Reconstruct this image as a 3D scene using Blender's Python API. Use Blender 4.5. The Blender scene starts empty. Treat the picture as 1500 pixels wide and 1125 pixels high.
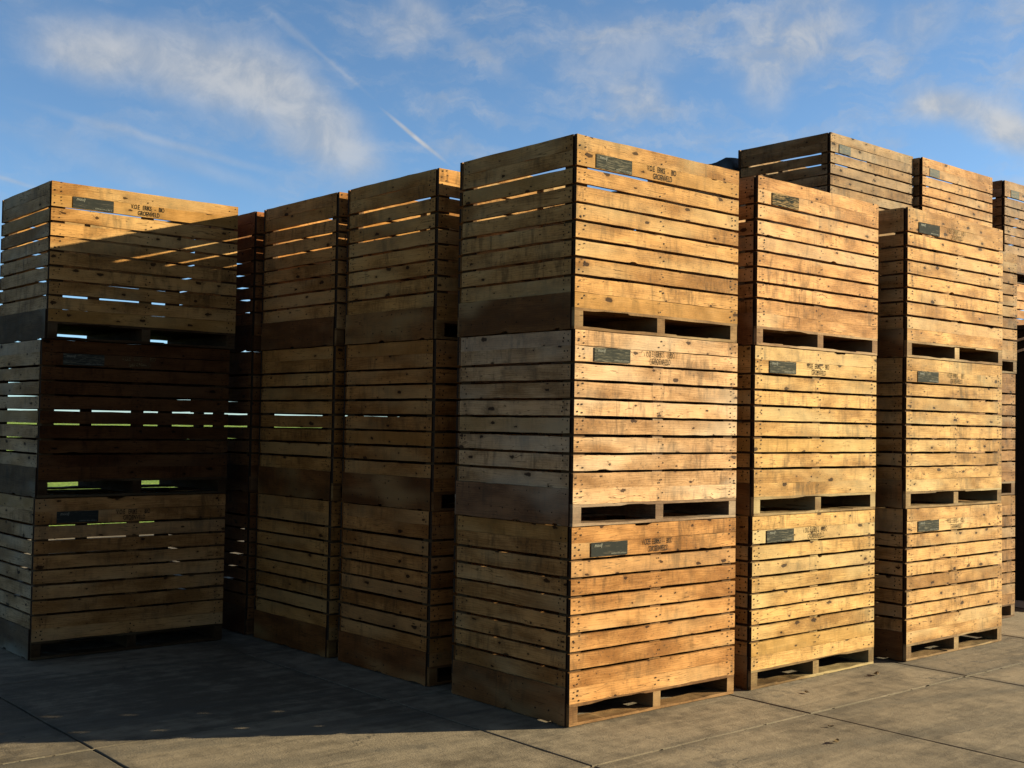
import bpy, math, random
from mathutils import Vector, Matrix

rnd = random.Random(7)
scene = bpy.context.scene
COL = scene.collection

# ------------------------------------------------------------------ node helpers
class NT:
    def __init__(self, tree):
        self.t = tree; self.n = tree.nodes; self.l = tree.links
    def new(self, typ, **kw):
        n = self.n.new(typ)
        for k, v in kw.items():
            setattr(n, k, v)
        return n
    def link(self, a, b):
        self.l.new(a, b)
    def _in(self, sock, v):
        if v is None: return
        if isinstance(v, bpy.types.NodeSocket): self.link(v, sock)
        else: sock.default_value = v
    def math(self, op, a, b=None, c=None, clamp=False):
        n = self.new('ShaderNodeMath', operation=op, use_clamp=clamp)
        self._in(n.inputs[0], a); self._in(n.inputs[1], b); self._in(n.inputs[2], c)
        return n.outputs[0]
    def vmath(self, op, a, b=None):
        n = self.new('ShaderNodeVectorMath', operation=op)
        self._in(n.inputs[0], a)
        if b is not None: self._in(n.inputs[1], b)
        return n.outputs['Value'] if op in ('LENGTH', 'DOT_PRODUCT') else n.outputs[0]
    def comb(self, x, y, z=0.0):
        n = self.new('ShaderNodeCombineXYZ')
        self._in(n.inputs[0], x); self._in(n.inputs[1], y); self._in(n.inputs[2], z)
        return n.outputs[0]
    def sep(self, v):
        n = self.new('ShaderNodeSeparateXYZ'); self.link(v, n.inputs[0]); return n.outputs
    def noise(self, vec, scale, detail=3.0, rough=0.5, dist=0.0):
        n = self.new('ShaderNodeTexNoise')
        self.link(vec, n.inputs['Vector']); n.inputs['Scale'].default_value = scale
        n.inputs['Detail'].default_value = detail; n.inputs['Roughness'].default_value = rough
        n.inputs['Distortion'].default_value = dist
        return n.outputs['Fac']
    def mapr(self, v, a, b, c=0.0, d=1.0, smooth=True):
        n = self.new('ShaderNodeMapRange', clamp=True)
        n.interpolation_type = 'SMOOTHSTEP' if smooth else 'LINEAR'
        self._in(n.inputs[0], v)
        for i, x in zip((1, 2, 3, 4), (a, b, c, d)): self._in(n.inputs[i], x)
        return n.outputs[0]
    def mix(self, fac, a, b, blend='MIX'):
        n = self.new('ShaderNodeMix', data_type='RGBA', blend_type=blend)
        self._in(n.inputs[0], fac)
        for i, x in ((6, a), (7, b)):
            self._in(n.inputs[i], x if isinstance(x, bpy.types.NodeSocket) else (*x, 1.0))
        return n.outputs[2]

def new_mat(name, rough=0.7, spec=0.25):
    m = bpy.data.materials.new(name); m.use_nodes = True
    t = NT(m.node_tree)
    b = m.node_tree.nodes['Principled BSDF']
    b.inputs['Roughness'].default_value = rough
    b.inputs['Specular IOR Level'].default_value = spec
    return m, t, b

def bump(t, b, h, strength, dist):
    n = t.new('ShaderNodeBump'); n.inputs['Strength'].default_value = strength
    n.inputs['Distance'].default_value = dist
    t.link(h, n.inputs['Height']); t.link(n.outputs[0], b.inputs['Normal'])

# ------------------------------------------------------------------ materials
def wood_material(name, pale, deep, streak=0.5, knots=True, ply=False):
    """Weathered softwood. UV is in metres along/across a board, shifted per board;
    the object's colour tints the whole crate."""
    m, t, b = new_mat(name, 0.75, 0.03)
    uv = t.new('ShaderNodeUVMap'); uv.uv_map = 'UVMap'
    info = t.new('ShaderNodeObjectInfo')
    s = t.sep(uv.outputs[0])
    shift = t.math('MULTIPLY', info.outputs['Random'], 61.0)
    u = t.math('ADD', s[0], shift); v = s[1]
    board = t.new('ShaderNodeAttribute', attribute_name='board', attribute_type='GEOMETRY').outputs['Fac']
    # knots: random sparse ellipses with a dark ring, bending the grain
    kc = t.comb(t.math('MULTIPLY', u, 4.6), t.math('MULTIPLY', v, 10.0), t.math('MULTIPLY', board, 37.0))
    wob = t.noise(t.comb(t.math('MULTIPLY', u, 30.0), t.math('MULTIPLY', v, 30.0)), 1.0, 2.0)
    vor = t.new('ShaderNodeTexVoronoi', voronoi_dimensions='2D')
    t.link(kc, vor.inputs['Vector']); vor.inputs['Scale'].default_value = 1.0
    kd = t.math('ADD', vor.outputs['Distance'], t.math('MULTIPLY', t.math('SUBTRACT', wob, 0.5), 0.24))
    ks = t.sep(vor.outputs['Color'])
    has = t.math('GREATER_THAN', ks[0], 0.58)
    size = t.math('MULTIPLY_ADD', t.math('POWER', ks[1], 2.2), 0.12, 0.034)
    knot = t.math('MULTIPLY', t.mapr(t.math('DIVIDE', kd, size), 0.75, 1.15, 1.0, 0.0), has)
    halo = t.math('MULTIPLY', t.mapr(t.math('DIVIDE', kd, size), 0.9, 3.4, 1.0, 0.0), has)
    # grain
    bend = t.math('MULTIPLY', halo, 0.016)
    vg = t.math('ADD', v, bend)
    warp = t.noise(t.comb(t.math('MULTIPLY', u, 1.6), t.math('MULTIPLY', v, 9.0), t.math('MULTIPLY', board, 11.0)), 1.0, 2.0)
    ring = t.math('SINE', t.math('ADD', t.math('MULTIPLY', vg, 430.0), t.math('MULTIPLY', warp, 34.0)))
    fibre = t.noise(t.comb(t.math('MULTIPLY', u, 7.0), t.math('MULTIPLY', vg, 260.0)), 1.0, 4.0, 0.65)
    tone = t.noise(t.comb(t.math('MULTIPLY', u, 2.2), t.math('MULTIPLY', v, 7.0), t.math('MULTIPLY', board, 5.0)), 1.0, 4.0, 0.6)
    f = t.math('ADD', t.math('MULTIPLY', tone, 1.35), t.math('MULTIPLY', fibre, 0.38))
    f = t.math('ADD', f, t.math('MULTIPLY', ring, 0.055))
    f = t.math('ADD', f, t.math('MULTIPLY', t.math('SUBTRACT', board, 0.5), 0.27))
    f = t.mapr(f, 0.58, 1.20)
    c = t.mix(f, deep, pale)
    # weather streaks running down the boards + smudges of mould
    ob = t.new('ShaderNodeTexCoord').outputs['Object']
    os_ = t.sep(ob)
    hx = t.math('ADD', t.math('ADD', os_[0], os_[1]), shift)
    st = t.noise(t.comb(t.math('MULTIPLY', t.math('ADD', hx, t.math('MULTIPLY', board, 9.0)), 17.0), t.math('MULTIPLY', os_[2], 3.4), t.math('MULTIPLY', board, 23.0)), 1.0, 5.0, 0.68, 0.5)
    st2 = t.noise(t.comb(t.math('MULTIPLY', hx, 2.6), t.math('MULTIPLY', os_[2], 3.2), board), 1.0, 3.0, 0.6)
    sm = t.math('MULTIPLY', t.mapr(st, 0.44, 0.66), t.mapr(st2, 0.38, 0.62))
    c = t.mix(t.math('MULTIPLY', sm, streak), c, (0.034, 0.020, 0.010), 'MIX')
    fine = t.noise(t.comb(t.math('MULTIPLY', u, 42.0), t.math('MULTIPLY', v, 62.0)), 1.0, 3.0, 0.7)
    blot = t.math('MULTIPLY', t.mapr(fine, 0.52, 0.70), t.mapr(tone, 0.64, 0.40))
    c = t.mix(t.math('MULTIPLY', blot, 0.55 * streak + 0.32), c, (0.040, 0.024, 0.012))
    # silvering and yellowing per board
    c = t.mix(t.mapr(t.noise(t.comb(t.math('MULTIPLY', u, 1.1), t.math('MULTIPLY', v, 3.0), t.math('MULTIPLY', board, 91.0)), 1.0, 2.0), 0.45, 0.72, 0.0, 0.42), c, (0.34, 0.225, 0.115))
    ck = t.noise(t.comb(t.math('MULTIPLY', u, 2.6), t.math('MULTIPLY', vg, 34.0), t.math('MULTIPLY', board, 71.0)), 1.0, 2.0, 0.5)
    crack = t.math('MULTIPLY', t.mapr(t.math('ABSOLUTE', t.math('SUBTRACT', ck, 0.5)), 0.004, 0.016, 1.0, 0.0), t.mapr(tone, 0.50, 0.60))
    c = t.mix(t.math('MULTIPLY', crack, 0.7), c, (0.030, 0.015, 0.006))
    # a few replaced or silvered boards
    c = t.mix(t.math('MULTIPLY', t.math('GREATER_THAN', board, 0.92), 0.30 if knots else 0.0), c, (0.185, 0.130, 0.078))
    c = t.mix(t.math('MULTIPLY', t.math('LESS_THAN', board, 0.06), 0.30 if knots else 0.0), c, (0.300, 0.150, 0.042))
    if knots:
        c = t.mix(t.math('MULTIPLY', halo, 0.30), c, (0.085, 0.036, 0.012))
        c = t.mix(t.math('MULTIPLY', knot, 0.88), c, (0.014, 0.006, 0.003))
    c = t.mix(1.0, c, info.outputs['Color'], 'MULTIPLY')
    t.link(c, b.inputs['Base Color'])
    lump = t.noise(t.comb(t.math('MULTIPLY', u, 5.5), t.math('MULTIPLY', v, 9.0), t.math('MULTIPLY', board, 3.0)), 1.0, 1.0)
    h = t.math('ADD', t.math('MULTIPLY', fibre, 0.30), t.math('MULTIPLY', lump, 3.2))
    h = t.math('SUBTRACT', h, t.math('MULTIPLY', knot, 0.25))
    bump(t, b, h, 0.75, 0.006)
    t.link(t.mapr(fibre, 0.3, 0.7, 0.66, 0.85), b.inputs['Roughness'])
    return m

WOOD = wood_material('slat_wood', (0.350, 0.174, 0.063), (0.150, 0.064, 0.019), 0.58)
PLY = wood_material('side_board_wood', (0.135, 0.055, 0.019), (0.064, 0.025, 0.009), 0.5, knots=False)
PALLET = wood_material('pallet_wood', (0.170, 0.092, 0.040), (0.080, 0.038, 0.016), 0.5, knots=False)

def plain(name, col, rough=0.8, var=0.4, scale=30.0, spec=0.04):
    m, t, b = new_mat(name, rough, spec)
    ob = t.new('ShaderNodeTexCoord').outputs['Object']
    n = t.noise(ob, scale, 4.0, 0.6)
    k = 1.0 - var
    t.link(t.mix(n, tuple(x * k for x in col), tuple(min(1, x * (1 + var)) for x in col)), b.inputs['Base Color'])
    bump(t, b, n, 0.3, 0.004)
    return m
ENDGRAIN = plain('end_grain', (0.026, 0.014, 0.008), 0.9, 0.5, 80)
NAIL = plain('rusty_nail', (0.016, 0.009, 0.005), 0.7, 0.4, 200)
POST = plain('post_wood', (0.055, 0.028, 0.012), 0.85, 0.4, 25)
INK = plain('stencil_ink', (0.035, 0.030, 0.022), 0.8, 0.5, 60)

def worn(name, col, under, wear, scale=(9, 60)):
    """paint stamped on wood: grain shows through where it has worn"""
    m, t, b = new_mat(name, 0.85, 0.02)
    uv = t.new('ShaderNodeTexCoord').outputs['Object']
    info = t.new('ShaderNodeObjectInfo')
    s = t.sep(uv)
    sh = t.math('MULTIPLY', info.outputs['Random'], 33.0)
    u = t.math('ADD', s[0], sh)
    w = t.noise(t.comb(t.math('MULTIPLY', u, 4.0), t.math('MULTIPLY', s[2], 26.0)), 1.0, 3.0, 0.6)
    ring = t.math('SINE', t.math('ADD', t.math('MULTIPLY', s[2], 320.0), t.math('MULTIPLY', w, 30.0)))
    g = t.noise(t.comb(t.math('MULTIPLY', u, 16.0), t.math('MULTIPLY', s[2], 130.0)), 1.0, 4.0, 0.65)
    k = t.math('ADD', t.math('ADD', g, t.math('MULTIPLY', ring, 0.07)), t.math('MULTIPLY', t.math('SUBTRACT', w, 0.5), 0.5))
    c = t.mix(t.mapr(k, wear, wear + 0.22), col, under)
    c = t.mix(t.mapr(g, 0.3, 0.6, 0.0, 0.4), c, tuple(x * 0.7 for x in col))
    t.link(c, b.inputs['Base Color']); bump(t, b, g, 0.3, 0.003)
    return m
PANELS = [worn('panel_paint_fresh', (0.021, 0.020, 0.016), (0.085, 0.065, 0.042), 0.55),
          worn('panel_paint_worn', (0.026, 0.024, 0.018), (0.125, 0.10, 0.062), 0.47),
          worn('panel_paint_faded', (0.085, 0.082, 0.072), (0.20, 0.15, 0.09), 0.47),
          worn('sooty_panel', (0.010, 0.011, 0.008), (0.25, 0.145, 0.058), 0.42)]
INKS = [plain('stencil_ink_dark', (0.009, 0.007, 0.005), 0.8, 0.5, 60),
        worn('stencil_ink_worn', (0.026, 0.017, 0.009), (0.22, 0.13, 0.055), 0.56),
        worn('stencil_ink_faded', (0.060, 0.036, 0.015), (0.26, 0.17, 0.075), 0.48)]
PANEL_WHITE = plain('panel_lettering_paint', (0.105, 0.092, 0.066), 0.7, 0.5, 90)

# concrete
CONC, t, b = new_mat('concrete', 0.88, 0.15)
ob = t.new('ShaderNodeTexCoord').outputs['Object']
slab = t.new('ShaderNodeAttribute', attribute_name='board', attribute_type='GEOMETRY').outputs['Fac']
n1 = t.noise(ob, 0.75, 5.0, 0.6, 0.6); n2 = t.noise(ob, 7.0, 5.0, 0.65); n3 = t.noise(ob, 90.0, 3.0, 0.7)
sw = t.new('ShaderNodeMapping'); sw.inputs['Rotation'].default_value = (0, 0, 0.35); sw.inputs['Scale'].default_value = (1.2, 11.0, 1.0)
t.link(ob, sw.inputs['Vector']); n4 = t.noise(sw.outputs[0], 1.0, 4.0, 0.6, 0.4)
f = t.math('ADD', t.math('MULTIPLY', n1, 0.55), t.math('MULTIPLY', n2, 0.35))
f = t.math('ADD', f, t.math('MULTIPLY', n4, 0.25))
f = t.math('ADD', f, t.math('MULTIPLY', t.math('SUBTRACT', slab, 0.5), 0.16))
c = t.mix(t.mapr(f, 0.44, 0.70), (0.078, 0.052, 0.029), (0.212, 0.147, 0.086))
c = t.mix(t.mapr(n3, 0.55, 0.75, 0.0, 0.45), c, (0.080, 0.058, 0.037))
c = t.mix(t.mapr(n3, 0.42, 0.28, 0.0, 0.35), c, (0.29, 0.245, 0.18))
os2 = t.sep(ob)
def joint(v_, off, p):
    k = t.math('FRACT', t.math('DIVIDE', t.math('SUBTRACT', v_, off), p))
    return t.math('MULTIPLY', t.math('MINIMUM', k, t.math('SUBTRACT', 1.0, k)), p)
jd = t.math('MINIMUM', joint(os2[0], -.466, 2.03), joint(os2[1], -.68, 1.975))
grime = t.math('MULTIPLY', t.mapr(t.math('ADD', jd, t.math('MULTIPLY', t.math('SUBTRACT', n2, .5), .22)), 0.0, 0.13, 1.0, 0.0), t.mapr(n1, .40, .62))
c = t.mix(t.math('MULTIPLY', grime, .6), c, (0.050, 0.036, 0.022))
vc = t.new('ShaderNodeTexVoronoi', feature='DISTANCE_TO_EDGE'); vc.inputs['Scale'].default_value = .42
t.link(t.vmath('ADD', ob, t.vmath('MULTIPLY', t.comb(n2, n1, 0.0), (.5, .5, 0))), vc.inputs['Vector'])
hair = t.math('MULTIPLY', t.mapr(vc.outputs['Distance'], 0.0006, 0.0030, 1.0, 0.0), t.mapr(n1, .52, .60))
c = t.mix(t.math('MULTIPLY', hair, .75), c, (0.022, 0.016, 0.010))
tyre = t.noise(t.comb(t.math('MULTIPLY', t.math('ADD', os2[1], t.math('MULTIPLY', os2[0], .22)), 2.3), t.math('MULTIPLY', os2[0], .16)), 1.0, 2.0, .5)
c = t.mix(t.math('MULTIPLY', t.mapr(tyre, .56, .68), t.mapr(n2, .35, .6, .15, .5)), c, (0.060, 0.046, 0.031))
stain = t.math('MULTIPLY', t.mapr(n1, 0.55, 0.68), t.mapr(n2, 0.45, 0.62))
c = t.mix(t.math('MULTIPLY', stain, 0.65), c, (0.06, 0.044, 0.030))
t.link(c, b.inputs['Base Color'])
bump(t, b, t.math('ADD', t.math('MULTIPLY', n2, 0.8), t.math('ADD', t.math('MULTIPLY', n3, 0.35), t.math('MULTIPLY', n4, 0.9))), 0.8, 0.008)
DIRT = plain('dark_joint_soil', (0.040, 0.030, 0.020), 0.95, 0.5, 20)
SAND = plain('joint_sand_grit', (0.125, 0.095, 0.060), 0.95, 0.5, 60)

# grass field
GRASS, t, b = new_mat('field_grass', 0.8, 0.1)
ob = t.new('ShaderNodeTexCoord').outputs['Object']
n1 = t.noise(ob, 0.35, 4.0, 0.6); n2 = t.noise(ob, 9.0, 4.0, 0.7)
f = t.math('ADD', t.math('MULTIPLY', n1, 0.6), t.math('MULTIPLY', n2, 0.5))
t.link(t.mix(t.mapr(f, 0.35, 0.75), (0.09, 0.14, 0.018), (0.24, 0.29, 0.05)), b.inputs['Base Color'])
bump(t, b, n2, 1.0, 0.1)

TARP, t, b = new_mat('tarpaulin_sheet', 0.5, 0.4)
ob = t.new('ShaderNodeTexCoord').outputs['Object']
n1 = t.noise(ob, 5.0, 4.0, 0.6)
t.link(t.mix(n1, (0.006, 0.006, 0.005), (0.014, 0.014, 0.012)), b.inputs['Base Color'])
bump(t, b, n1, 0.6, 0.03)
CLAD = plain('dark_cladding', (0.012, 0.011, 0.011), 0.6, 0.4, 8)
STEEL = plain('pale_steel', (0.30, 0.27, 0.23), 0.5, 0.2, 20, 0.5)
LEAF = plain('dead_leaf', (0.085, 0.050, 0.022), 0.8, 0.4, 50)

# ------------------------------------------------------------------ mesh builder
class MB:
    def __init__(self):
        self.v = []; self.f = []; self.uv = []; self.mi = []; self.bd = []
    def face(self, idx, uvs, mi, bd):
        self.f.append(idx); self.uv.extend(uvs); self.mi.append(mi); self.bd.append(bd)
    def slat(self, O, A, N, Z, L, w, th, n=8, jit=0.0015, warp=0.0015, chips=(), cap=1, r=rnd, warpz=0.0):
        """A board: along A from O, thickness inwards from the outer face (outward normal N), width along Z.
        Edges wander by jit; chips = [(from, to, depth, 'top'|'bot')] are broken edges."""
        O, A, N, Z = map(Vector, (O, A, N, Z))
        bd = r.random(); uo, vo = r.random() * 40, r.random() * 40
        base = len(self.v); bow = r.uniform(-warp, warp) * (2.2 if r.random() < .15 else 1); ph = r.uniform(0, 6)
        tz = r.uniform(-warpz, warpz); tz2 = r.uniform(-warpz, warpz)
        us = [L * i / n for i in range(n + 1)]
        for a, e, d, s in chips:
            us += [a, a + (e - a) * .25, a + (e - a) * .7, e]
        us = sorted(set(us))
        for u_ in us:
            k = u_ / L
            zt = w + r.uniform(-jit, jit); zb = r.uniform(-jit, jit)
            off = bow * math.sin(k * math.pi) + 0.0006 * math.sin(ph + k * 9)
            dz = tz * (1 - k) + tz2 * k
            for a, e, d, s in chips:
                if a < u_ < e:
                    if s == 'top': zt -= d * r.uniform(.7, 1)
                    else: zb += d * r.uniform(.7, 1)
            for zz, nn in ((zb, 0), (zt, 0), (zt, -th), (zb, -th)):
                self.v.append(tuple(O + A * u_ + Z * (zz + dz) + N * (nn + off)))
        m = len(us); vv = (0, w, w + th, 2 * w + th, 2 * w + 2 * th)
        flip = A.cross(Z).dot(N) < 0
        for i in range(m - 1):
            a, b_ = base + 4 * i, base + 4 * i + 4
            for j in range(4):
                k = (j + 1) % 4
                q = [a + j, b_ + j, b_ + k, a + k]
                uvq = [(uo + us[i], vo + vv[j]), (uo + us[i + 1], vo + vv[j]), (uo + us[i + 1], vo + vv[j + 1]), (uo + us[i], vo + vv[j + 1])]
                if flip: q.reverse(); uvq.reverse()
                self.face(q, uvq, 0, bd)
        for e, rev in ((base, True), (base + 4 * (m - 1), False)):
            q = [e, e + 1, e + 2, e + 3]; 
            if rev != flip: q.reverse()
            # orient outwards
            self.face(q, [(uo, vo), (uo, vo + w), (uo + th, vo + w), (uo + th, vo)], cap, bd)
    def box(self, lo, hi, mi=0, axis=0, r=rnd):
        x0, y0, z0 = lo; x1, y1, z1 = hi; b0 = len(self.v)
        self.v += [(x0, y0, z0), (x1, y0, z0), (x1, y1, z0), (x0, y1, z0), (x0, y0, z1), (x1, y0, z1), (x1, y1, z1), (x0, y1, z1)]
        bd = r.random(); uo, vo = r.random() * 40, r.random() * 40
        for q in ((0, 3, 2, 1), (4, 5, 6, 7), (0, 1, 5, 4), (1, 2, 6, 5), (2, 3, 7, 6), (3, 0, 4, 7)):
            uvs = []
            for i in q:
                p = self.v[b0 + i]
                uvs.append((uo + p[axis], vo + sum(p) - p[axis]))
            self.face([b0 + i for i in q], uvs, mi, bd)
    def poly(self, pts, mi=0, bd=0.5):
        b0 = len(self.v); self.v += [tuple(p) for p in pts]
        self.face(list(range(b0, b0 + len(pts))), [(p[0], p[2]) for p in pts], mi, bd)
    def prism(self, pts2, z0, z1, mi=0, r=rnd):
        n = len(pts2); b0 = len(self.v); bd = r.random(); uo = r.random() * 40
        self.v += [(x, y, z0) for x, y in pts2] + [(x, y, z1) for x, y in pts2]
        for i in range(n):
            j = (i + 1) % n
            self.face([b0 + i, b0 + j, b0 + n + j, b0 + n + i], [(uo + z0, i * .1), (uo + z0, i * .1 + .1), (uo + z1, i * .1 + .1), (uo + z1, i * .1)], mi, bd)
        self.face([b0 + n + i for i in range(n)], [(uo, 0)] * n, mi, bd)
        self.face([b0 + i for i in reversed(range(n))], [(uo, 0)] * n, mi, bd)
    def disc(self, c, N, U, V, rad, mi, n=6):
        c, N, U, V = map(Vector, (c, N, U, V)); b0 = len(self.v)
        for i in range(n):
            a = 2 * math.pi * i / n
            self.v.append(tuple(c + U * rad * math.cos(a) + V * rad * math.sin(a)))
        q = list(range(b0, b0 + n))
        if U.cross(V).dot(N) < 0: q.reverse()
        self.face(q, [(0, 0)] * n, mi, 0.5)
    def mesh(self, name, mats):
        me = bpy.data.meshes.new(name)
        me.from_pydata(self.v, [], self.f)
        uvl = me.uv_layers.new(name='UVMap')
        flat = [x for p in self.uv for x in p]
        uvl.data.foreach_set('uv', flat)
        me.polygons.foreach_set('material_index', self.mi)
        at = me.attributes.new('board', 'FLOAT', 'FACE')
        at.data.foreach_set('value', self.bd)
        for m in mats: me.materials.append(m)
        me.update()
        return me

def link(name, me, parent=None, tint=None, **props):
    o = bpy.data.objects.new(name, me); COL.objects.link(o)
    if parent is not None: o.parent = parent
    if tint is not None: o.color = (*tint, 1.0)
    for k, v in props.items(): o[k] = v
    return o

def text_mesh(body, size, sx, mat, shear=0.0, offset=0.0, space=1.0):
    cu = bpy.data.curves.new('lettering', 'FONT')
    cu.body = body; cu.size = size; cu.shear = shear; cu.offset = offset; cu.space_character = space
    cu.align_x = 'CENTER'; cu.resolution_u = 3
    o = bpy.data.objects.new('lettering', cu); COL.objects.link(o)
    dg = bpy.context.evaluated_depsgraph_get(); dg.update()
    me = bpy.data.meshes.new_from_object(o.evaluated_get(dg))
    bpy.data.objects.remove(o)
    return [(v.co.x * sx, v.co.y) for v in me.vertices], [list(p.vertices) for p in me.polygons]

# ------------------------------------------------------------------ the crate
W, D, H = 1.6, 1.2, 1.24
TH = 0.024            # slat thickness
SW, GAP = 0.0968, 0.0183
Z_TOP = H
def slat_bottoms():
    z = H - 0.001; out = []
    for i in range(10):
        z -= SW; out.append(z)
        z -= 0.0012 if i in (0, 8) else GAP
    return out
ZB = slat_bottoms()          # the tenth slat ends at ~0.142

def nails(mb, pts, N, U, V, mi, r):
    for c in pts:
        if r.random() < .16: continue
        j = [r.uniform(-.010, .010) for _ in range(2)]
        p = Vector(c) + Vector(U) * j[0] + Vector(V) * j[1]
        mb.disc(p, N, U, V, r.uniform(.0034, .0072), mi)

def front_wall(r, y, ny, chips=None, detail=True):
    mb = MB(); N = (0, ny, 0)
    for i, z in enumerate(ZB):
        ch = (chips or {}).get(i, ())
        mb.slat((-W / 2, y, z), (1, 0, 0), N, (0, 0, 1), W, SW, TH, 14 if detail else 6, 0.0018, 0.003, ch, 1, r, 0.0024)
        if detail:
            pts = []
            for x0, sg in ((-W / 2, 1), (W / 2, -1)):
                pts += [(x0 + sg * .030, y + ny * .0032, z + SW * k) for k in (.30, .74)]
                pts += [(x0 + sg * .072, y + ny * .0032, z + SW * k) for k in (.18, .52, .84)]
            pts += [(-.02, y + ny * .0032, z + SW * .25), (.018, y + ny * .0032, z + SW * .5), (-.012, y + ny * .0032, z + SW * .78)]
            nails(mb, pts, N, (1, 0, 0), (0, 0, 1), 2, r)
    return mb.mesh('slat_wall', [WOOD, ENDGRAIN, NAIL])

def side_wall(r, sx, detail=True):
    mb = MB(); x = sx * W / 2; N = (sx, 0, 0); y0 = -D / 2 + 0.040; L = D - 0.080
    for i, z in enumerate(ZB):
        mb.slat((x, y0, z), (0, 1, 0), N, (0, 0, 1), L, SW, 0.022, 10 if detail else 5, 0.0018, 0.002, (), 1, r, 0.0024)
        if detail and i < 9:
            pts = []
            for yy, sg in ((y0, 1), (y0 + L, -1)):
                pts += [(x + sx * .003, yy + sg * .022, z + SW * k) for k in (.3, .75)]
                pts += [(x + sx * .003, yy + sg * .065, z + SW * k) for k in (.2, .55, .85)]
            nails(mb, pts, N, (0, 1, 0), (0, 0, 1), 2, r)
    return mb.mesh('slat_wall', [WOOD, ENDGRAIN, NAIL])

def side_board(r, sx):
    mb = MB(); x = sx * (W / 2 + 0.012)
    nc = r.uniform(.45, .62)
    mb.slat((x, -D / 2 + 0.028, 0.0045), (0, 1, 0), (sx, 0, 0), (0, 0, 1), D - 0.056, ZB[8] - 0.0065, 0.0115, 16, 0.002, 0.001,
            [(nc, nc + .09, .016, 'bot'), (r.uniform(.02, .1), r.uniform(.14, .2), .010, 'bot')], 1, r)
    pts = [(x + sx * .0032, -D / 2 + .05 + (D - .1) * k / 9, zz) for k in range(10) for zz in (.075, .20)]
    nails(mb, pts, (sx, 0, 0), (0, 1, 0), (0, 0, 1), 2, r)
    return mb.mesh('side_board', [PLY, ENDGRAIN, NAIL])

def post_mesh(r, sx, sy):
    mb = MB(); x = sx * (W / 2 - .0225); y = sy * (D / 2 - TH - .001)
    pts = [(x, y), (x - sx * .095, y), (x - sx * .095, y - sy * .03), (x - sx * .03, y - sy * .105), (x, y - sy * .105)]
    if sx * sy < 0: pts.reverse()
    mb.prism(pts, 0.1435, H - 0.004, 0, r)
    return mb.mesh('corner_post', [POST])

def batten_mesh(r, sy):
    mb = MB(); y = sy * (D / 2 - TH - .0025)
    lo, hi = sorted((y, y - sy * .024))
    mb.box((-.05, lo, .1435), (.05, hi, H - .006), 0, 2, r)
    return mb.mesh('batten', [PALLET])

def floor_mesh(r):
    mb = MB(); y = -D / 2 + .001
    n = 9; wd = (D - .002 - .006 * (n - 1)) / n
    for i in range(n):
        ch = []
        if i in (0, n - 1):
            a = r.uniform(.1, .9); ch = [(a, a + r.uniform(.2, .55), r.uniform(.006, .012), 'bot')]
        # board lies flat: its visible "outer face" is the front edge
        mb.slat((-W / 2 + .001, y, .1225), (1, 0, 0), (0, -1, 0), (0, 0, 1), W - .002, .0188, wd, 10, .0012, .0006, ch if i == 0 else (), 0, r)
        y += wd + .006
    return mb.mesh('floor', [PALLET])

def runner_mesh(r, xc):
    mb = MB()
    lo = xc - .0365; hi = xc + .0365
    mb.slat((lo, -D / 2 + .0015, .0232), (1, 0, 0), (0, -1, 0), (0, 0, 1), hi - lo, .0985, D - .003, 2, .0008, .0003, (), 0, r)
    return mb.mesh('runner', [PALLET])

def base_board_mesh(r, yc, wd):
    mb = MB(); y0 = yc - wd / 2
    ch = [(r.uniform(.15, .4), r.uniform(.55, .8), .006, 'top'), (r.uniform(.9, 1.0), r.uniform(1.2, 1.4), .006, 'top')]
    mb.slat((-W / 2 + .002, y0, .0035), (1, 0, 0), (0, -1, 0), (0, 0, 1), W - .004, .0192, wd, 10, .0012, .0008, ch, 0, r)
    return mb.mesh('base_board', [PALLET])

YF = -D / 2 - 0.0048
def flat_panel(x0, x1, z0, z1, mat, y=YF, name='painted_panel'):
    mb = MB()
    n = 6
    r = random.Random(int(x0 * 1000))
    mb.slat((x0, y, z0), (1, 0, 0), (0, -1, 0), (0, 0, 1), x1 - x0, z1 - z0, .0012, n, .001, .0, (), 0, r)
    return mb.mesh(name, [mat])
def letters_mesh(name, items, mat, y=YF):
    mb = MB()
    for body, size, sx, cx, z, shear, off in items:
        vs, fs = text_mesh(body, size, sx, mat, shear, off)
        b0 = len(mb.v)
        mb.v += [(cx + a, y, z + c) for a, c in vs]
        for f_ in fs:
            mb.face([b0 + i for i in f_], [vs[i] for i in f_], 0, .5)
    return mb.mesh(name, [mat])

X0 = -W / 2
ME_PANEL = [flat_panel(X0 + .166, X0 + .496, ZB[1] + .003, ZB[1] + SW - .004, m) for m in PANELS]
ME_PANEL_SMALL = flat_panel(X0 + .15, X0 + .36, ZB[1] + .003, ZB[1] + SW - .004, PANELS[2])
def panel_text():
    mb = MB(); y = YF - .0022
    for body, size, sx, cx, z, shear, off in [('mooij', .030, 1.0, X0 + .226, ZB[1] + SW - .032, .28, .0012)]:
        vs, fs = text_mesh(body, size, sx, None, shear, off); b0 = len(mb.v)
        mb.v += [(cx + a, y, z + c) for a, c in vs]
        for f_ in fs: mb.face([b0 + i for i in f_], [vs[i] for i in f_], 0, .5)
    r = random.Random(3); x = X0 + .345
    while x < X0 + .482:                       # the line of tiny print, too small to read
        w_ = r.uniform(.004, .009); h_ = r.uniform(.006, .010)
        mb.poly([(x, y, ZB[1] + .012), (x + w_, y, ZB[1] + .012), (x + w_, y, ZB[1] + .012 + h_), (x, y, ZB[1] + .012 + h_)])
        x += w_ + r.uniform(.0025, .006)
    return mb.mesh('panel_lettering', [PANEL_WHITE])
ME_PANEL_TEXT = panel_text()
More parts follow.
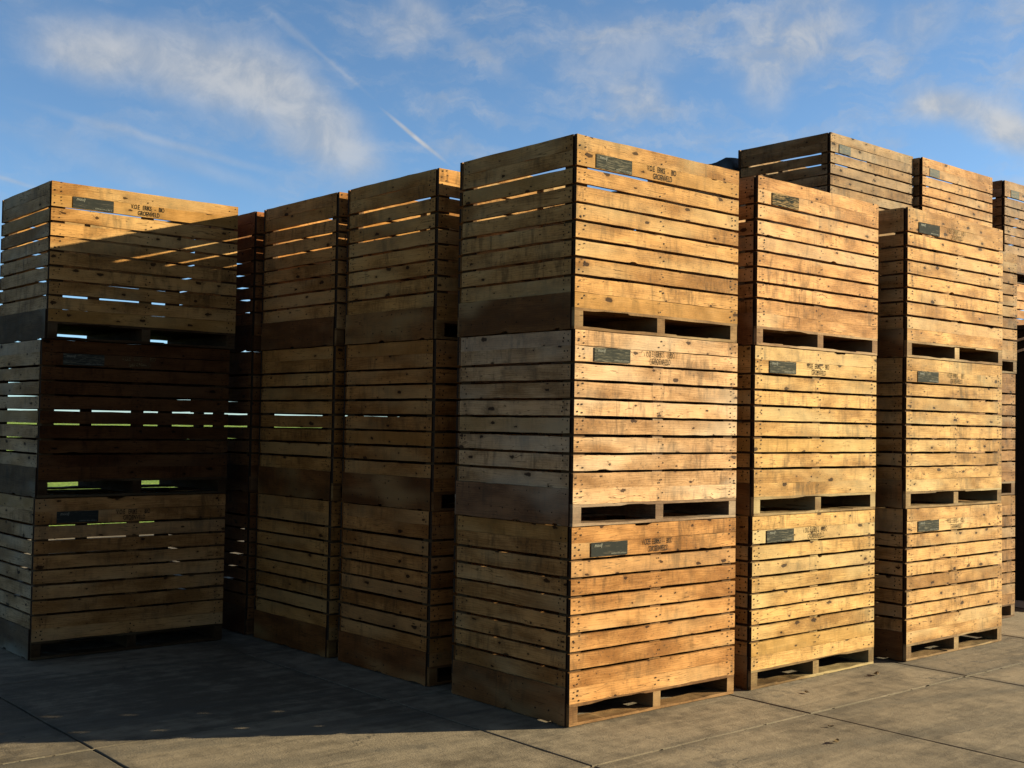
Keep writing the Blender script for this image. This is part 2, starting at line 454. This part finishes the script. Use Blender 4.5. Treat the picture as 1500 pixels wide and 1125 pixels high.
ME_STENCIL = [[letters_mesh('stencil_lettering', [it], m) for it in
               (('V.O.E   ERIKS   -   BIO', .053, .58, X0 + .785, ZB[1] + .0570, 0, .0005), ('GROENVELD', .053, .61, X0 + .793, ZB[1] + .0095, 0, .0004))] for m in INKS]

def make_kit(seed):
    r = random.Random(seed)
    k = {}
    chips = {}
    if seed % 3 == 0: a = r.uniform(.3, 1.1); chips[r.choice((4, 5, 6))] = [(a, a + .07, .012, 'bot')]
    for i_ in (1, 3, 7, 8):
        if r.random() < .35 and i_ not in chips: a = r.uniform(.1, 1.4); chips[i_] = [(a, a + r.uniform(.03, .12), r.uniform(.004, .010), r.choice(('top', 'bot')))]
    if seed % 4 == 1: a = r.uniform(.4, 1.2); chips[0] = [(a, a + .16, .014, 'top')]
    k['front'] = front_wall(r, -D / 2, -1, chips)
    k['back'] = front_wall(r, D / 2, 1, None, False)
    k['left'] = side_wall(r, -1); k['right'] = side_wall(r, 1, False)
    k['bl'] = side_board(r, -1); k['br'] = side_board(r, 1)
    k['posts'] = [post_mesh(r, sx, sy) for sx in (-1, 1) for sy in (-1, 1)]
    k['battens'] = [batten_mesh(r, s) for s in (-1, 1)]
    k['floor'] = floor_mesh(r)
    k['runners'] = [runner_mesh(r, x) for x in (-W / 2 + .0385, 0, W / 2 - .0385)]
    k['bases'] = [base_board_mesh(r, y, w_) for y, w_ in ((-D / 2 + .0725, .142), (0, .10), (D / 2 - .0725, .142))]
    return k
KITS = [make_kit(s) for s in range(1, 13)]
GROUP = 'slatted potato crates stacked in the yard'
count = [0]
def crate(x, y, z, yaw, tint, label, panel, ink, ply_tint=None, side_tint=None, base_tint=None):
    """x, y: the front-left bottom corner"""
    k = KITS[count[0] % len(KITS)]; count[0] += 1
    e = bpy.data.objects.new('potato_crate', None); COL.objects.link(e)
    c, s = math.cos(yaw), math.sin(yaw)
    e.location = (x + c * W / 2 - s * D / 2, y + s * W / 2 + c * D / 2, z)
    e.rotation_euler = (0, 0, yaw); e.empty_display_size = .2
    e['label'] = label; e['category'] = 'crate'; e['group'] = GROUP
    pt = ply_tint or tint
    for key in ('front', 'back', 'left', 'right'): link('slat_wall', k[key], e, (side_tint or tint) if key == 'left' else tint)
    for key in ('bl', 'br'): link('side_board', k[key], e, pt)
    for p in k['posts']: link('corner_post', p, e, tint)
    for p in k['battens']: link('batten', p, e, tint)
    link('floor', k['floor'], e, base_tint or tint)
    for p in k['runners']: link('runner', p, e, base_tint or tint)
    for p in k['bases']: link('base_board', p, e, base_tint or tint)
    if panel is not None:
        p = link('painted_panel', ME_PANEL_SMALL if panel == 9 else ME_PANEL[panel], e)
        if panel < 3: link('panel_lettering', ME_PANEL_TEXT, p)
    if ink is not None:
        for me in ME_STENCIL[ink]: link('stencil_lettering', me, e)
    return e

# ------------------------------------------------------------------ the stacks
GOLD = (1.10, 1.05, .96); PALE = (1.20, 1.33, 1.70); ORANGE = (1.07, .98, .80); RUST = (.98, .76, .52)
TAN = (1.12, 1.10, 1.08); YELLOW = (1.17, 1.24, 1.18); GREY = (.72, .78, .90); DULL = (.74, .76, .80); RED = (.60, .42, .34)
# name: x, y, yaw, lean in x over three crates, [per crate, lowest first: (tint, panel, ink, label, dx, dy)]
STACKS = [
 (0, 0, 0, -.010, [
   (ORANGE, 0, 0, 'honey coloured crate with crisp stencil and grey panel, lowest of the nearest corner stack', 0, 0),
   (PALE, 1, 1, 'pale bleached crate with streaky grey panel, middle of the nearest corner stack', .004, -.004),
   (GOLD, 1, 0, 'golden crate with mouldy grey panel, top of the nearest and foremost corner stack', .006, .004)]),
 (1.778, -.014, .0164, -.004, [
   (YELLOW, 1, 1, 'golden crate with grainy grey panel on the concrete, lowest of the middle sunlit stack', 0, 0),
   (YELLOW, 1, 1, 'tan crate with grey panel, second up in the middle sunlit stack', .008, -.004),
   (YELLOW, 3, None, 'golden crate with a sooty smudge and chipped rim, top of the middle sunlit stack', .028, .0)]),
 (3.677, -.103, .007, -.028, [
   (YELLOW, 1, 2, 'golden crate with worn grey panel, lowest of the right-hand sunlit stack', 0, 0),
   (YELLOW, 1, 2, 'golden crate between two others in the right-hand sunlit stack', -.006, .003),
   (YELLOW, 0, 2, 'golden crate with dark grey panel, top of the right-hand sunlit stack', .004, 0)]),
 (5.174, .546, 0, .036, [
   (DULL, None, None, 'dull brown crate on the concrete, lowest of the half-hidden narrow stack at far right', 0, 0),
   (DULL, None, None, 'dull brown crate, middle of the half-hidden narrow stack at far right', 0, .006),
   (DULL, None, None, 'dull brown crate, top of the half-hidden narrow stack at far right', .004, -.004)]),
 (-1.941, 3.973, -.0044, .065, [
   (ORANGE, 0, 1, 'shaded crate with grey side board on the concrete, lowest of the left-hand stack', 0, 0),
   ((.24, .17, .15), 1, 2, 'dark crate in deep shadow, middle of the left-hand stack', .012, .05),  # deep shade painted into this crate's tint
   (ORANGE, 0, 0, 'crate half in sun with slanting shadow edge, top of the left-hand stack', .012, 0)]),
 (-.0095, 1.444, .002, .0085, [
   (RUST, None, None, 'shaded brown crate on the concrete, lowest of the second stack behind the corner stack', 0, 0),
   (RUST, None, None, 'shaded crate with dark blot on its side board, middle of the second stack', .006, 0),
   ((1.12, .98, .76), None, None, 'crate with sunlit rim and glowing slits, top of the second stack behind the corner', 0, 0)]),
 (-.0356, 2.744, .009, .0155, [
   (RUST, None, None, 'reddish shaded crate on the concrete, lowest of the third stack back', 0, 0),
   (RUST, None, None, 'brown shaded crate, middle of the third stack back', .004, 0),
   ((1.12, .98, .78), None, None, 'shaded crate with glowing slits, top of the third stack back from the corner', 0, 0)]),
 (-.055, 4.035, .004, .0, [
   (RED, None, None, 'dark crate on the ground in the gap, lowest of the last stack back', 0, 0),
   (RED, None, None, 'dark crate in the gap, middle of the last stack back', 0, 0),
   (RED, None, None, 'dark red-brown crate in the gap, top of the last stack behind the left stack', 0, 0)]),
 (5.328, 1.802, .0086, .0, [
   (DULL, 1, None, 'hidden crate on the ground, lowest of the tall rear stack by the tarpaulin', 0, 0),
   (DULL, 1, None, 'hidden crate second from the ground, tall rear stack by the tarpaulin', 0, 0),
   (DULL, 1, None, 'mostly hidden crate third from the ground, tall rear stack by the tarpaulin', 0, 0),
   (GREY, 9, None, 'weathered grey-brown crate with dark slatted side, highest crate beside the tarpaulin', 0, 0)]),
 (7.016, 1.750, .0112, .0, [
   (DULL, 1, None, 'hidden crate on the ground, lowest of the middle tall rear stack', 0, 0),
   (DULL, 1, None, 'hidden crate second from the ground in the middle tall rear stack', 0, 0),
   (DULL, 1, None, 'mostly hidden crate third from the ground in the middle tall rear stack', 0, 0),
   (TAN, 9, None, 'pale crate with blank faded square panel, top of the middle tall rear stack', 0, 0)]),
 (8.831, 1.717, 0, .0, [
   (DULL, None, None, 'hidden crate on the ground behind the dark shed, lowest of the rightmost rear stack', 0, 0),
   (DULL, None, None, 'hidden second-lowest crate of the rightmost rear stack behind the dark shed', 0, 0),
   (TAN, None, None, 'crate showing above the dark shed roof, third from ground in the rightmost rear stack', 0, 0),
   (GREY, 9, None, 'grey-brown crate cut by the right picture edge, top of the rightmost rear stack', 0, 0)]),
 (1.80, 1.45, .003, .0, [  # this and the next two stacks: unseen, added to keep the gaps dark
   (RUST, None, None, 'hidden crate on the ground directly behind the lowest middle sunlit crate', 0, 0),
   (RUST, None, None, 'hidden crate directly behind the second middle sunlit crate', 0, 0),
   (RUST, None, None, 'hidden crate directly behind the sooty top middle sunlit crate', 0, 0)]),
 (1.79, 2.76, .006, .0, [
   (RUST, None, None, 'hidden crate on the ground two places behind the middle sunlit stack', 0, 0),
   (RUST, None, None, 'hidden middle-height crate two places behind the middle sunlit stack', 0, 0),
   (RUST, None, None, 'hidden top crate two places behind the middle sunlit stack', 0, 0)]),
 (1.78, 4.06, .004, .0, [
   (RUST, None, None, 'hidden crate on the ground three places behind the middle sunlit stack', 0, 0),
   (RUST, None, None, 'hidden middle-height crate three places behind the middle sunlit stack', 0, 0),
   (RUST, None, None, 'hidden top crate three places behind the middle sunlit stack', 0, 0)]),
 (5.30, 3.10, .004, .0, [
   (DULL, None, None, 'hidden crate on the ground under the tarpaulin-covered load at the back', 0, 0),
   (DULL, None, None, 'hidden middle crate under the tarpaulin-covered load at the back', 0, 0),
   (DULL, None, None, 'hidden crate directly under the dark tarpaulin at the back', 0, 0)]),
]
for sx, sy, syaw, lean, rows in STACKS:
    for lv, (tint, panel, ink, label, dx, dy) in enumerate(rows):
        tj = tuple(c * rnd.uniform(.96, 1.04) for c in tint)
        pt = st_ = bt = None
        if 'left-hand stack' in label: pt = (.75, 1.1, 1.7); bt = (.30, .28, .27); st_ = (.98, 1.18, 1.6)     # silvered sides, with sky light tinted in; base darkened by painted shade
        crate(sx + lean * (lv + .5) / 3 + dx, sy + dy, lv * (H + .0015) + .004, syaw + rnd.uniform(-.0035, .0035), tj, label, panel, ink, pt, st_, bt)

# ------------------------------------------------------------------ tarpaulin over the load at the back
def tarp():
    nx, ny = 22, 18
    x0, x1, y0, y1, zt, zb = 5.27, 6.93, 3.07, 4.33, 4.87, 3.78
    r = random.Random(5); v = []; f = []
    def hgt(a, b_):
        sag = -.05 * math.sin(a * math.pi) * math.sin(b_ * math.pi)
        fold = .012 * math.sin(a * 17 + b_ * 9) + .010 * math.sin(b_ * 23)
        hump = .024 * math.exp(-((a - .05) / .15) ** 4 - (b_ / .10) ** 4)
        return zt - .02 * b_ + sag + fold + hump
    top = {}
    for j in range(ny + 1):
        for i in range(nx + 1):
            a, b_ = i / nx, j / ny
            top[i, j] = len(v); v.append((x0 + (x1 - x0) * a, y0 + (y1 - y0) * b_, hgt(a, b_)))
    for j in range(ny):
        for i in range(nx): f.append((top[i, j], top[i + 1, j], top[i + 1, j + 1], top[i, j + 1]))
    ringk = [(i, 0) for i in range(nx)] + [(nx, j) for j in range(ny)] + [(i, ny) for i in range(nx, 0, -1)] + [(0, j) for j in range(ny, 0, -1)]
    prev = [top[k] for k in ringk]
    cx, cy = (x0 + x1) / 2, (y0 + y1) / 2
    for s in range(1, 8):
        cur = []
        for q, k in enumerate(ringk):
            p = v[top[k]]; w_ = .012 * s / 7 * math.sin(q * 1.1) + .008 * math.sin(q * .37 + s)
            d = Vector((p[0] - cx, p[1] - cy, 0)).normalized()
            cur.append(len(v)); v.append((p[0] + d.x * w_, p[1] + d.y * w_, p[2] + (zb - p[2]) * s / 7 + (r.uniform(-.01, .01) if s == 7 else 0)))
        m = len(ringk)
        for q in range(m): f.append((prev[q], cur[q], cur[(q + 1) % m], prev[(q + 1) % m]))
        prev = cur
    me = bpy.data.meshes.new('tarpaulin'); me.from_pydata(v, [], f); me.materials.append(TARP)
    for p in me.polygons: p.use_smooth = True
    o = link('tarpaulin', me)
    o['label'] = 'dark green-black tarpaulin humped over a load behind the tall rear stack'; o['category'] = 'tarpaulin'
tarp()

# ------------------------------------------------------------------ dark shed at the right edge
def shed():
    e = bpy.data.objects.new('storage_shed', None); COL.objects.link(e)
    X, Y0, Y1, L, hf = 7.46, .52, 1.64, 3.6, 3.0
    e.location = (X, Y0, 0); e['label'] = 'dark clad shed with pale braces at the right picture edge behind the narrow stack'; e['category'] = 'shed'
    mb = MB(); d = Y1 - Y0
    mb.box((0, .001, .08), (.04, d, hf), 0, 2)
    mb.box((.0405, d - .04, .08), (L, d, hf), 0, 2); mb.box((L - .04, .001, .08), (L, d - .0405, hf), 0, 2)
    for k in range(11):                                  # cladding ribs on the end wall
        y = .03 + k * (d - .06) / 10
        mb.box((-.018, y - .012, .081), (-.0005, y + .012, hf - .001), 0, 2)
    link('wall', mb.mesh('wall', [CLAD]), e)
    mb = MB(); mb.box((-.05, -.06, hf + .002), (L + .05, d + .04, hf + .05), 0, 0); link('roof', mb.mesh('roof', [CLAD]), e)
    mb = MB(); mb.box((-.03, -.02, .006), (L, d, .078), 0, 0); link('base_kerb', mb.mesh('base_kerb', [STEEL]), e)
    for zz in (2.80, 2.68):
        mb = MB(); a = Vector((-.022, .62, zz)); b_ = Vector((-.022, .16, zz + .115)); t_ = Vector((0, 0, .026))
        o4 = Vector((-.02, 0, 0)); q = [a, b_, b_ + t_, a + t_]
        mb.poly([p + o4 for p in q][::-1]); mb.poly(q)
        for i in range(4):
            j = (i + 1) % 4; mb.poly([q[i], q[j], q[j] + o4, q[i] + o4])
        link('brace', mb.mesh('brace', [STEEL]), e)
    mb = MB()
    for k in range(6): mb.box((.05 + k * .585, .03, .09), (.05 + k * .585 + .57, .07, hf - .05), 0, 2)
    link('door', mb.mesh('door', [CLAD]), e)
shed()

# ------------------------------------------------------------------ ground
def box_sheet(name, x0, x1, y0, y1, z, mat, kind='structure'):
    mb = MB(); mb.poly([(x0, y0, z), (x1, y0, z), (x1, y1, z), (x0, y1, z)]); o = link(name, mb.mesh(name, [mat])); o['kind'] = kind; return o
box_sheet('ground', -400, 400, -400, 400, -.040, DIRT)
def yard():
    r = random.Random(11); mb = MB()
    P = 2.03; j = .0075
    for ix in range(-7, 13):
        for iy in range(-5, 8):
            x0 = -.466 + ix * P; y0 = -.68 + iy * 1.975
            x1, y1 = x0 + P, y0 + 1.975
            dz = [r.uniform(-.004, 0) for _ in range(4)]
            b0 = len(mb.v); bd = r.random()
            pts = []
            n = 10
            def edge(pa, pb, za, zb_, nx, ny):
                for k in range(n):
                    q = k / n; w_ = 0 if k == 0 else r.uniform(-.0035, .0035)
                    pts.append((pa[0] + (pb[0] - pa[0]) * q + nx * w_, pa[1] + (pb[1] - pa[1]) * q + ny * w_, za + (zb_ - za) * q))
            a, b_, c, d = (x0 + j, y0 + j), (x1 - j, y0 + j), (x1 - j, y1 - j), (x0 + j, y1 - j)
            edge(a, b_, dz[0], dz[1], 0, 1); edge(b_, c, dz[1], dz[2], 1, 0); edge(c, d, dz[2], dz[3], 0, 1); edge(d, a, dz[3], dz[0], 1, 0)
            m = len(pts)
            cx, cy = (x0 + x1) / 2, (y0 + y1) / 2
            mb.v += pts
            mb.v += [(x + (cx - x) * .006, y + (cy - y) * .006, z + .0025) for x, y, z in pts]
            mb.v += [(x, y, -.036) for x, y, z in pts]
            mb.face([b0 + m + i for i in range(m)], [(0, 0)] * m, 0, bd)
            for i in range(m):
                k = (i + 1) % m
                mb.face([b0 + i, b0 + k, b0 + m + k, b0 + m + i], [(0, 0)] * 4, 0, bd)
                mb.face([b0 + 2 * m + i, b0 + 2 * m + k, b0 + k, b0 + i], [(0, 0)] * 4, 0, bd)
    o = link('concrete_yard', mb.mesh('concrete_yard', [CONC])); o['kind'] = 'structure'
    # grit in the joints that run along the stacks
    mb = MB()
    for iy in range(-4, 8):
        y0 = -.68 + iy * 1.975; x = -14.6
        while x < 26:
            L = r.uniform(.05, .22)
            w_ = r.uniform(.006, .013); zz = r.uniform(-.004, .0035) if r.random() > .18 else -.022
            mb.v += [(x, y0 - w_, -.03), (x + L, y0 - w_, -.03), (x + L, y0 + w_, -.03), (x, y0 + w_, -.03)]
            b0 = len(mb.v)
            mb.v += [(x, y0 - w_, zz - .004), (x + L, y0 - w_, zz - .004), (x + L, y0, zz), (x, y0, zz), (x + L, y0 + w_, zz - .004), (x, y0 + w_, zz - .004)]
            mb.face([b0, b0 + 1, b0 + 2, b0 + 3], [(0, 0)] * 4, 0, .5); mb.face([b0 + 3, b0 + 2, b0 + 4, b0 + 5], [(0, 0)] * 4, 0, .5)
            x += L
    o = link('joint_sand', mb.mesh('joint_sand', [SAND])); o['kind'] = 'stuff'
yard()
def field():
    r = random.Random(2); mb = MB()
    xs = [-300, -120, -60, -30, -15, 0, 15, 30, 60, 120, 300]; ys = [15.3, 22, 35, 60, 110, 200, 390]
    idx = {}
    for i, x in enumerate(xs):
        for k, y in enumerate(ys):
            idx[i, k] = len(mb.v); mb.v.append((x, y, -.012 + (r.uniform(0, .06) if k else 0)))
    for i in range(len(xs) - 1):
        for k in range(len(ys) - 1):
            mb.face([idx[i, k], idx[i + 1, k], idx[i + 1, k + 1], idx[i, k + 1]], [(0, 0)] * 4, 0, .5)
    o = link('grass_field', mb.mesh('grass_field', [GRASS])); o['kind'] = 'structure'
field()

# a few dead leaves and chips lying on the slabs
for x, y, s, a, lab in ((3.02, -.24, .05, .4, 'curled dead leaf on the concrete near the right-hand sunlit stack'),
                        (2.05, -.30, .028, 1.2, 'small wood chip on the concrete in front of the middle sunlit stack'),
                        (1.05, -1.22, .036, .2, 'dead leaf on the concrete at the bottom right of the yard'),
                        (1.35, -.98, .02, 2.1, 'tiny wood chip beside the dark slab joint')):
    mb = MB(); n = 10; r = random.Random(int(s * 1000))
    for side, zz in ((1, .004), (-1, .0)):
        b0 = len(mb.v)
        for i in range(n):
            k = 2 * math.pi * i / n
            rr = s * (.62 + .38 * abs(math.cos(k))) * r.uniform(.85, 1.1)
            mb.v.append((rr * math.cos(k), rr * .55 * math.sin(k), .004 + zz + .3 * s * (math.cos(k) ** 2) * r.uniform(.6, 1)))
        q = list(range(b0, b0 + n)); mb.face(q if side > 0 else q[::-1], [(0, 0)] * n, 0, .5)
    for i in range(n):
        k = (i + 1) % n; mb.face([i, n + i, n + k, k], [(0, 0)] * 4, 0, .5)
    o = link('dead_leaf' if 'leaf' in lab else 'wood_chip', mb.mesh('leaf', [LEAF]))
    o.location = (x, y, .003); o.rotation_euler = (0, 0, a); o['label'] = lab; o['category'] = 'leaf' if 'leaf' in lab else 'chip'

# ------------------------------------------------------------------ sun and sky
EL = math.radians(13.8)
TR = Vector((-.8598, .5106, 0)).normalized()             # the way the light travels over the ground
sun = bpy.data.lights.new('sun', 'SUN'); sun.energy = 5.0; sun.angle = math.radians(.5); sun.color = (1.0, .98, .74)
so = bpy.data.objects.new('sun', sun); COL.objects.link(so); so.location = (20, -12, 12)
dirv = Vector((TR.x * math.cos(EL), TR.y * math.cos(EL), -math.sin(EL)))
so.rotation_euler = dirv.to_track_quat('-Z', 'Y').to_euler()

world = bpy.data.worlds.new('World'); scene.world = world; world.use_nodes = True
t = NT(world.node_tree); world.node_tree.nodes.clear()
sky = t.new('ShaderNodeTexSky', sky_type='NISHITA'); sky.sun_disc = False
sky.sun_elevation = EL; sky.sun_rotation = math.atan2(-TR.x, -TR.y)
sky.air_density = .52; sky.dust_density = .35; sky.ozone_density = 1.0
bgn = t.new('ShaderNodeBackground'); outn = t.new('ShaderNodeOutputWorld')
gen = t.new('ShaderNodeTexCoord').outputs['Generated']
dv = t.sep(t.vmath('NORMALIZE', gen))
az = t.math('DEGREES', t.math('ARCTAN2', dv[0], dv[1])); el = t.math('DEGREES', t.math('ARCSINE', dv[2]))
P0 = t.comb(t.math('DIVIDE', az, 10.0), t.math('DIVIDE', el, 10.0))
wn = t.new('ShaderNodeTexNoise'); t.link(P0, wn.inputs['Vector']); wn.inputs['Scale'].default_value = 2.2
wn.inputs['Detail'].default_value = 9; wn.inputs['Roughness'].default_value = .64
wv = t.vmath('SUBTRACT', wn.outputs['Color'], (.5, .5, .5))
def cloud(a, e, ra, re, rot, amt, warp, inner=.15):
    mp = t.new('ShaderNodeMapping', vector_type='TEXTURE')
    pv = t.vmath('ADD', t.comb(az, el), t.vmath('MULTIPLY', wv, (warp, warp, 0)))
    t.link(pv, mp.inputs['Vector']); mp.inputs['Location'].default_value = (a, e, 0)
    mp.inputs['Rotation'].default_value = (0, 0, math.radians(rot)); mp.inputs['Scale'].default_value = (ra, re, 1)
    return t.math('MULTIPLY', t.mapr(t.vmath('LENGTH', mp.outputs[0]), inner, 1.0, 1.0, 0.0), amt)
def union(vals):
    inv = None
    for v_ in vals:
        k = t.math('SUBTRACT', 1.0, v_)
        inv = k if inv is None else t.math('MULTIPLY', inv, k)
    return t.math('SUBTRACT', 1.0, inv)
puff = union([cloud(21.0, 16.1, 4.2, 2.1, -3, .80, 1.6), cloud(26.2, 15.7, 6.2, 2.6, -8, .82, 1.8),
              cloud(29.8, 14.6, 4.9, 2.4, -38, .78, 1.8), cloud(32.4, 12.9, 3.3, 2.0, -45, .66, 1.8)])
thin = t.new('ShaderNodeMapping'); thin.inputs['Rotation'].default_value = (0, 0, .45); thin.inputs['Scale'].default_value = (1.1, 3.4, 1)
t.link(t.vmath('ADD', P0, t.vmath('MULTIPLY', wv, (.35, .35, 0))), thin.inputs['Vector'])
fb = t.noise(thin.outputs[0], 1.6, 7.0, .62)
fb2 = t.noise(P0, 5.0, 6.0, .62, .4)
patch = union([cloud(35.5, 18.6, 2.3, 2.2, 20, .45, 2.4), cloud(45.5, 17.5, 4.5, 2.6, 0, .42, 3.2), cloud(46.6, 15.3, 2.2, 1.3, -25, .6, 2.4),
               cloud(53.6, 17.8, 4.2, 2.6, 20, .80, 3.4), cloud(52.6, 15.9, 1.9, 1.8, 20, .5, 2.6), cloud(59.3, 18.0, 2.4, 1.6, 0, .5, 2.6),
               ])
bright = union([cloud(60.4, 14.3, 2.9, 1.25, -12, 1.0, 1.5), cloud(63.2, 13.1, 3.2, 1.5, -32, 1.0, 1.7)])
patch = t.math('MULTIPLY', patch, t.mapr(fb2, .30, .60, .45, 1.0))
puffn = t.math('MULTIPLY', puff, t.mapr(fb2, .25, .62, .82, 1.0))
# long soft streaks (old contrails) and the fresh one
streaks = union([cloud(24.2, 12.5, 7.8, .34, -11.2, .34, .5, .0), cloud(25.5, 11.6, 6.5, .55, -14, .24, .8, .0), cloud(17.6, 10.3, 2.0, .16, -12, .40, .25, .0),
                 cloud(29.8, 17.8, 2.6, .34, -34, .26, .5, .0), cloud(35.75, 13.42, 2.5, .15, -36.5, .95, .12, .1), cloud(31.9, 16.4, 2.9, .16, -36, .24, .25, .0), cloud(37.6, 18.0, 5.5, .7, -33, .25, .9, .0),
                 cloud(22.0, 11.3, 7.0, .8, -15, .18, 1.2, .0)])
haze = t.math('MULTIPLY', t.mapr(fb, .42, .74), t.mapr(az, 14.0, 50.0, .22, .60))
bright = t.math('MULTIPLY', bright, t.mapr(fb2, .25, .62, .70, 1.0))
cover = union([puffn, patch, bright, streaks, haze])
# distant rest of the sky gets the same broken cloud
ccol = t.mix(t.mapr(fb2, .3, .7), (2.4, 2.55, 2.75), (3.6, 3.55, 3.45))
hs = t.new('ShaderNodeHueSaturation'); hs.inputs['Saturation'].default_value = 1.0; hs.inputs['Value'].default_value = 1.0
t.link(sky.outputs[0], hs.inputs['Color'])
blue = t.mix(1.0, hs.outputs[0], (.90, 1.11, 1.17), 'MULTIPLY')
mixn = t.mix(t.math('MULTIPLY', cover, .85), blue, ccol)
t.link(mixn, bgn.inputs['Color']); bgn.inputs['Strength'].default_value = .05
t.link(bgn.outputs[0], outn.inputs['Surface'])

# ------------------------------------------------------------------ camera
F, CX, CY, CZ, YAW, PITCH, ROLL = 1760.03, -5.19905, -5.46448, 1.88302, .708679, .0334789, .0169697
cam = bpy.data.cameras.new('camera'); cam.sensor_width = 36; cam.sensor_fit = 'HORIZONTAL'; cam.lens = F / 1500 * 36
cam.clip_end = 2000; cam.clip_start = .05
co = bpy.data.objects.new('camera', cam); COL.objects.link(co)
fw = Vector((math.sin(YAW) * math.cos(PITCH), math.cos(YAW) * math.cos(PITCH), math.sin(PITCH)))
rt = Vector((math.cos(YAW), -math.sin(YAW), 0)); up = rt.cross(fw)
r2 = rt * math.cos(ROLL) + up * math.sin(ROLL); u2 = -rt * math.sin(ROLL) + up * math.cos(ROLL)
M = Matrix((r2, u2, -fw)).transposed().to_4x4(); M.translation = (CX, CY, CZ)
co.matrix_world = M
scene.camera = co
scene.view_settings.view_transform = 'Standard'; scene.view_settings.look = 'None'
scene.view_settings.exposure = 1.84; scene.view_settings.gamma = 1.0; scene.view_settings.use_curve_mapping = False
